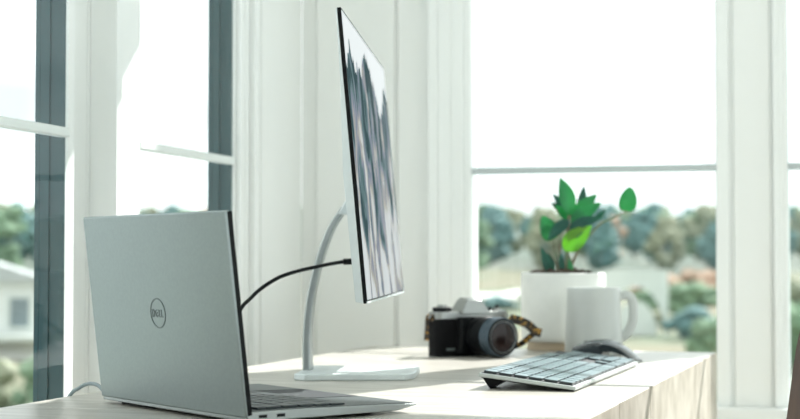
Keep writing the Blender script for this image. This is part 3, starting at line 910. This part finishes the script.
leaf(LPx(569, 220, -0.02), LPx(548, 239, -0.045), 9.5 * S, 'leafdark', (0, -1, 0.5))
leaf(LPx(568, 238, -0.02), LPx(588, 224, -0.035), 9 * S, 'leafdark', (0, -1, 0.4))
leaf(LPx(578, 212, 0.03), LPx(585, 185, 0.04), 7 * S, 'leafdark', (0.3, -1, 0.1))
leaf(LPx(594, 222, 0.02), LPx(606.5, 209, 0.02), 4.5 * S, 'leafdark', (0, -1, 0.4))
leaf(LPx(569, 221, 0.01), LPx(556, 205, 0.0), 8 * S, 'leaf', (0, -1, 0.4))
leaf(LPx(548.5, 274, -0.02), LPx(541.5, 247, -0.02), 6.5 * S, 'leafdark', (0.2, -1, 0))
leaf(LPx(553, 274, -0.01), LPx(548, 252, -0.0), 5 * S, 'leafdark', (0.3, -1, 0))
leaf(LPx(562, 274, -0.02), LPx(560.5, 252, -0.02), 4.5 * S, 'leafdark', (0, -1, 0))
leaf(LPx(571, 274, -0.02), LPx(569, 258, -0.02), 4 * S, 'leaf', (0, -1, 0))

# ------------------------------------------------------------------ film camera
CROT = YAW + R(33)
cp = W(0.108, 2.395)
pc = thing('film_camera', 'old black and chrome film camera with a patterned strap, left of the pot', 'camera', cp, CROT)
hw, hd = 0.069, 0.0165
def rrect(w, d, r, n=5):
    out = []
    for cx, cyq, a0 in ((w - r, d - r, 0), (-w + r, d - r, 90), (-w + r, -d + r, 180), (w - r, -d + r, 270)):
        for k in range(n + 1):
            a = R(a0 + 90 * k / n); out.append((cx + r * math.cos(a), cyq + r * math.sin(a)))
    return out
up = lambda u, v, t: Vector((u, v, t))
MB().prism(rrect(hw, hd, 0.010), 0.003, 0.060, up).build('body', 'leatherette', pc, bevel=0.0008)
MB().prism(rrect(hw, hd, 0.010), 0.0, 0.0045, up).build('bottom_plate', 'black', pc, bevel=0.0006)
MB().prism(rrect(hw, hd, 0.010), 0.0585, 0.0705, up).build('top_plate', 'chrome', pc, bevel=0.0012)
# mount block in front
MB().prism([(-0.034, -hd), (0.034, -hd), (0.031, -hd - 0.010), (-0.031, -hd - 0.010)], 0.006, 0.062, up).build('mount_block', 'black', pc, bevel=0.002)
# prism housing: trapezoid with sloping roof
pv = MB()
b0 = [(-0.026, -hd - 0.006), (0.026, -hd - 0.006), (0.022, hd), (-0.022, hd)]
t0 = [(-0.014, -hd - 0.002), (0.014, -hd - 0.002), (0.013, 0.010), (-0.013, 0.010)]
m0 = [(-0.025, -hd - 0.006), (0.025, -hd - 0.006), (0.021, hd), (-0.021, hd)]
vs = [(x, y, 0.066) for x, y in b0] + [(x, y, 0.073) for x, y in m0] + [(x, y, 0.0895) for x, y in t0]
pv._add(vs, [(3, 2, 1, 0), (8, 9, 10, 11)] + [(i, (i + 1) % 4, 4 + (i + 1) % 4, 4 + i) for i in range(4)] + [(4 + i, 4 + (i + 1) % 4, 8 + (i + 1) % 4, 8 + i) for i in range(4)])
pv.build('prism_housing', 'chrome', pc, bevel=0.0015)
MB().box((0, 0.004, 0.0905), (0.018, 0.016, 0.0025)).build('hot_shoe', 'chrome', pc, bevel=0.0005)
# dials
def dial(x, y, z, r, h, m='black', name='dial'):
    MB().lathe([(0, 0), (r, 0), (r, h * 0.85), (r * 0.9, h), (0, h)], 28, (x, y, z)).build(name, m, pc, smooth=True, angle=40)
dial(-0.049, 0.001, 0.0705, 0.0155, 0.007)
dial(-0.049, 0.001, 0.0775, 0.0080, 0.004, 'chrome', 'rewind_crank')
dial(0.036, 0.001, 0.0705, 0.009, 0.006)
dial(0.055, -0.002, 0.0705, 0.0065, 0.005, 'chrome', 'shutter_button')
dial(0.056, -0.002, 0.0755, 0.0035, 0.0035, 'black', 'shutter_release')
MB().box((0.060, 0.010, 0.073), (0.020, 0.006, 0.003), Matrix.Rotation(R(20), 3, 'Z')).build('advance_lever', 'black', pc, bevel=0.0008)
MB().box((-0.045, -hd - 0.0005, 0.012), (0.016, 0.001, 0.004)).build('nameplate', 'logo', pc)
# lens along local -y
lax = Matrix.Rotation(PI / 2, 3, 'X')      # z -> -y
lo = (0.004, -hd - 0.009, 0.0325)
lens = MB().lathe([(0, 0), (0.0285, 0), (0.0285, 0.010), (0.0270, 0.011), (0.0270, 0.017), (0.0295, 0.018), (0.0295, 0.034), (0.0275, 0.035), (0.0275, 0.040), (0.0, 0.040)], 56, lo, lax).build('lens', 'black', pc, smooth=True, angle=35)
gr = MB()
prof = []
for k in range(14):
    z = 0.040 + k * 0.0012
    prof.append((0.0300 + (0.0005 if k % 2 else 0), z))
gr.lathe([(0.022, 0.040)] + prof + [(0.0305, 0.058), (0.0300, 0.0615), (0.0288, 0.062), (0.022, 0.062)], 56, lo, lax).build('focus_ring', 'lensgrey', lens, smooth=True, angle=35)
MB().lathe([(0.0286, 0.0618), (0.0286, 0.0626), (0.0262, 0.0632), (0.0225, 0.0622), (0.0222, 0.0600)], 56, lo, lax).build('front_barrel', 'black', lens, smooth=True, angle=35)
MB().lathe([(0.0248, 0.0625), (0.0250, 0.0634), (0.0244, 0.0634), (0.0238, 0.0625)], 56, lo, lax, close=True).build('filter_ring', 'chrome', lens, smooth=True)
MB().lathe([(0.0, 0.0635), (0.006, 0.0634), (0.012, 0.0631), (0.018, 0.0625), (0.0222, 0.0616), (0.0222, 0.058), (0, 0.058)], 40, lo, lax).build('front_glass', 'lenscoat', lens, smooth=True, angle=60)
# strap lugs and strap
for sx in (-1, 1):
    MB().lathe([(0.0035, -0.0012), (0.0055, -0.0012), (0.0055, 0.0012), (0.0035, 0.0012)], 18, (sx * (hw + 0.003), -0.004, 0.062), Matrix.Rotation(PI / 2, 3, 'X'), close=True).build('strap_lug', 'chrome', pc, smooth=True)
def cl(px, py, d):
    """camera-local point at a pixel and distance"""
    w = W((px - 400) / 1500 * d, d, 0.155 + (258 - py) / 1500 * d) - cp
    c, s = math.cos(-CROT), math.sin(-CROT)
    return Vector((w.x * c - w.y * s, w.x * s + w.y * c, w.z))
vf = Matrix.Rotation(-CROT, 3, 'Z') @ Vector((sy_, -cy_, 0.25))
strap_sec = [(-0.007, -0.0009), (0.007, -0.0009), (0.007, 0.0009), (-0.007, 0.0009)]
st = MB()
st.sweep(smooth_path([cl(509, 318, 2.42), cl(517, 320, 2.40), cl(527, 324, 2.38), cl(535, 331, 2.37), cl(541, 333, 2.37)], 6), strap_sec, up=vf)
st.build('strap', 'straplight', pc)
st2 = MB()
st2.sweep(smooth_path([cl(537, 331, 2.37), cl(529, 337, 2.38), cl(520, 344, 2.40), cl(508, 348, 2.42), cl(498, 350, 2.44)], 6), [(a * 0.6, b) for a, b in strap_sec], up=vf)
st2.build('strap', 'straplight', pc)
st3 = MB()
st3.sweep(smooth_path([cl(436, 322, 2.36), cl(431, 317, 2.35), cl(428.5, 318, 2.36), cl(428, 326, 2.38), cl(427, 340, 2.42)], 6), [(a * 0.7, b) for a, b in strap_sec], up=vf)
st3.build('strap', 'straplight', pc)

# ------------------------------------------------------------------ chair
CA = R(9)
chp = W(0.175, 1.57); chp.z = 0
ch = thing('chair', 'brown wooden chair tucked under the right side of the desk', 'chair', chp, YAW - CA)
# local x = behind the sitter (right in the picture), local y = away from the viewer
def bw(u, v, t): return Vector((u, t, v))
MB().prism(rrect(0.20, 0.20, 0.04), 0.43, 0.455, up).build('seat', 'chairbrown', ch, bevel=0.004)
bk = MB()
ZB0, ZB1 = 0.50, 0.828
bp = rrect(0.197, (ZB1 - ZB0) / 2, 0.05)
zc = (ZB0 + ZB1) / 2
bk.prism(bp, -0.009, 0.009, lambda u, v, t: Vector((0.213 + t + 0.14 * (v + zc - 0.455), u, v + zc)))
bk.build('backrest', 'chairbrown', ch, bevel=0.004)
for y in (-0.13, 0.13):
    MB().tube([(0.185, y, 0.44), (0.24, y, 0.56)], 0.011, 10, up=(0, 1, 0)).build('backrest_post', 'black', ch)
for x, y in ((-0.16, -0.16), (-0.16, 0.16), (0.16, -0.16), (0.16, 0.16)):
    MB().tube([(x, y, 0.432), (x * 1.15, y * 1.15, 0.0)], 0.016, 10, [1.1, 0.8], up=(0, 1, 0)).build('leg', 'chairbrown', ch)
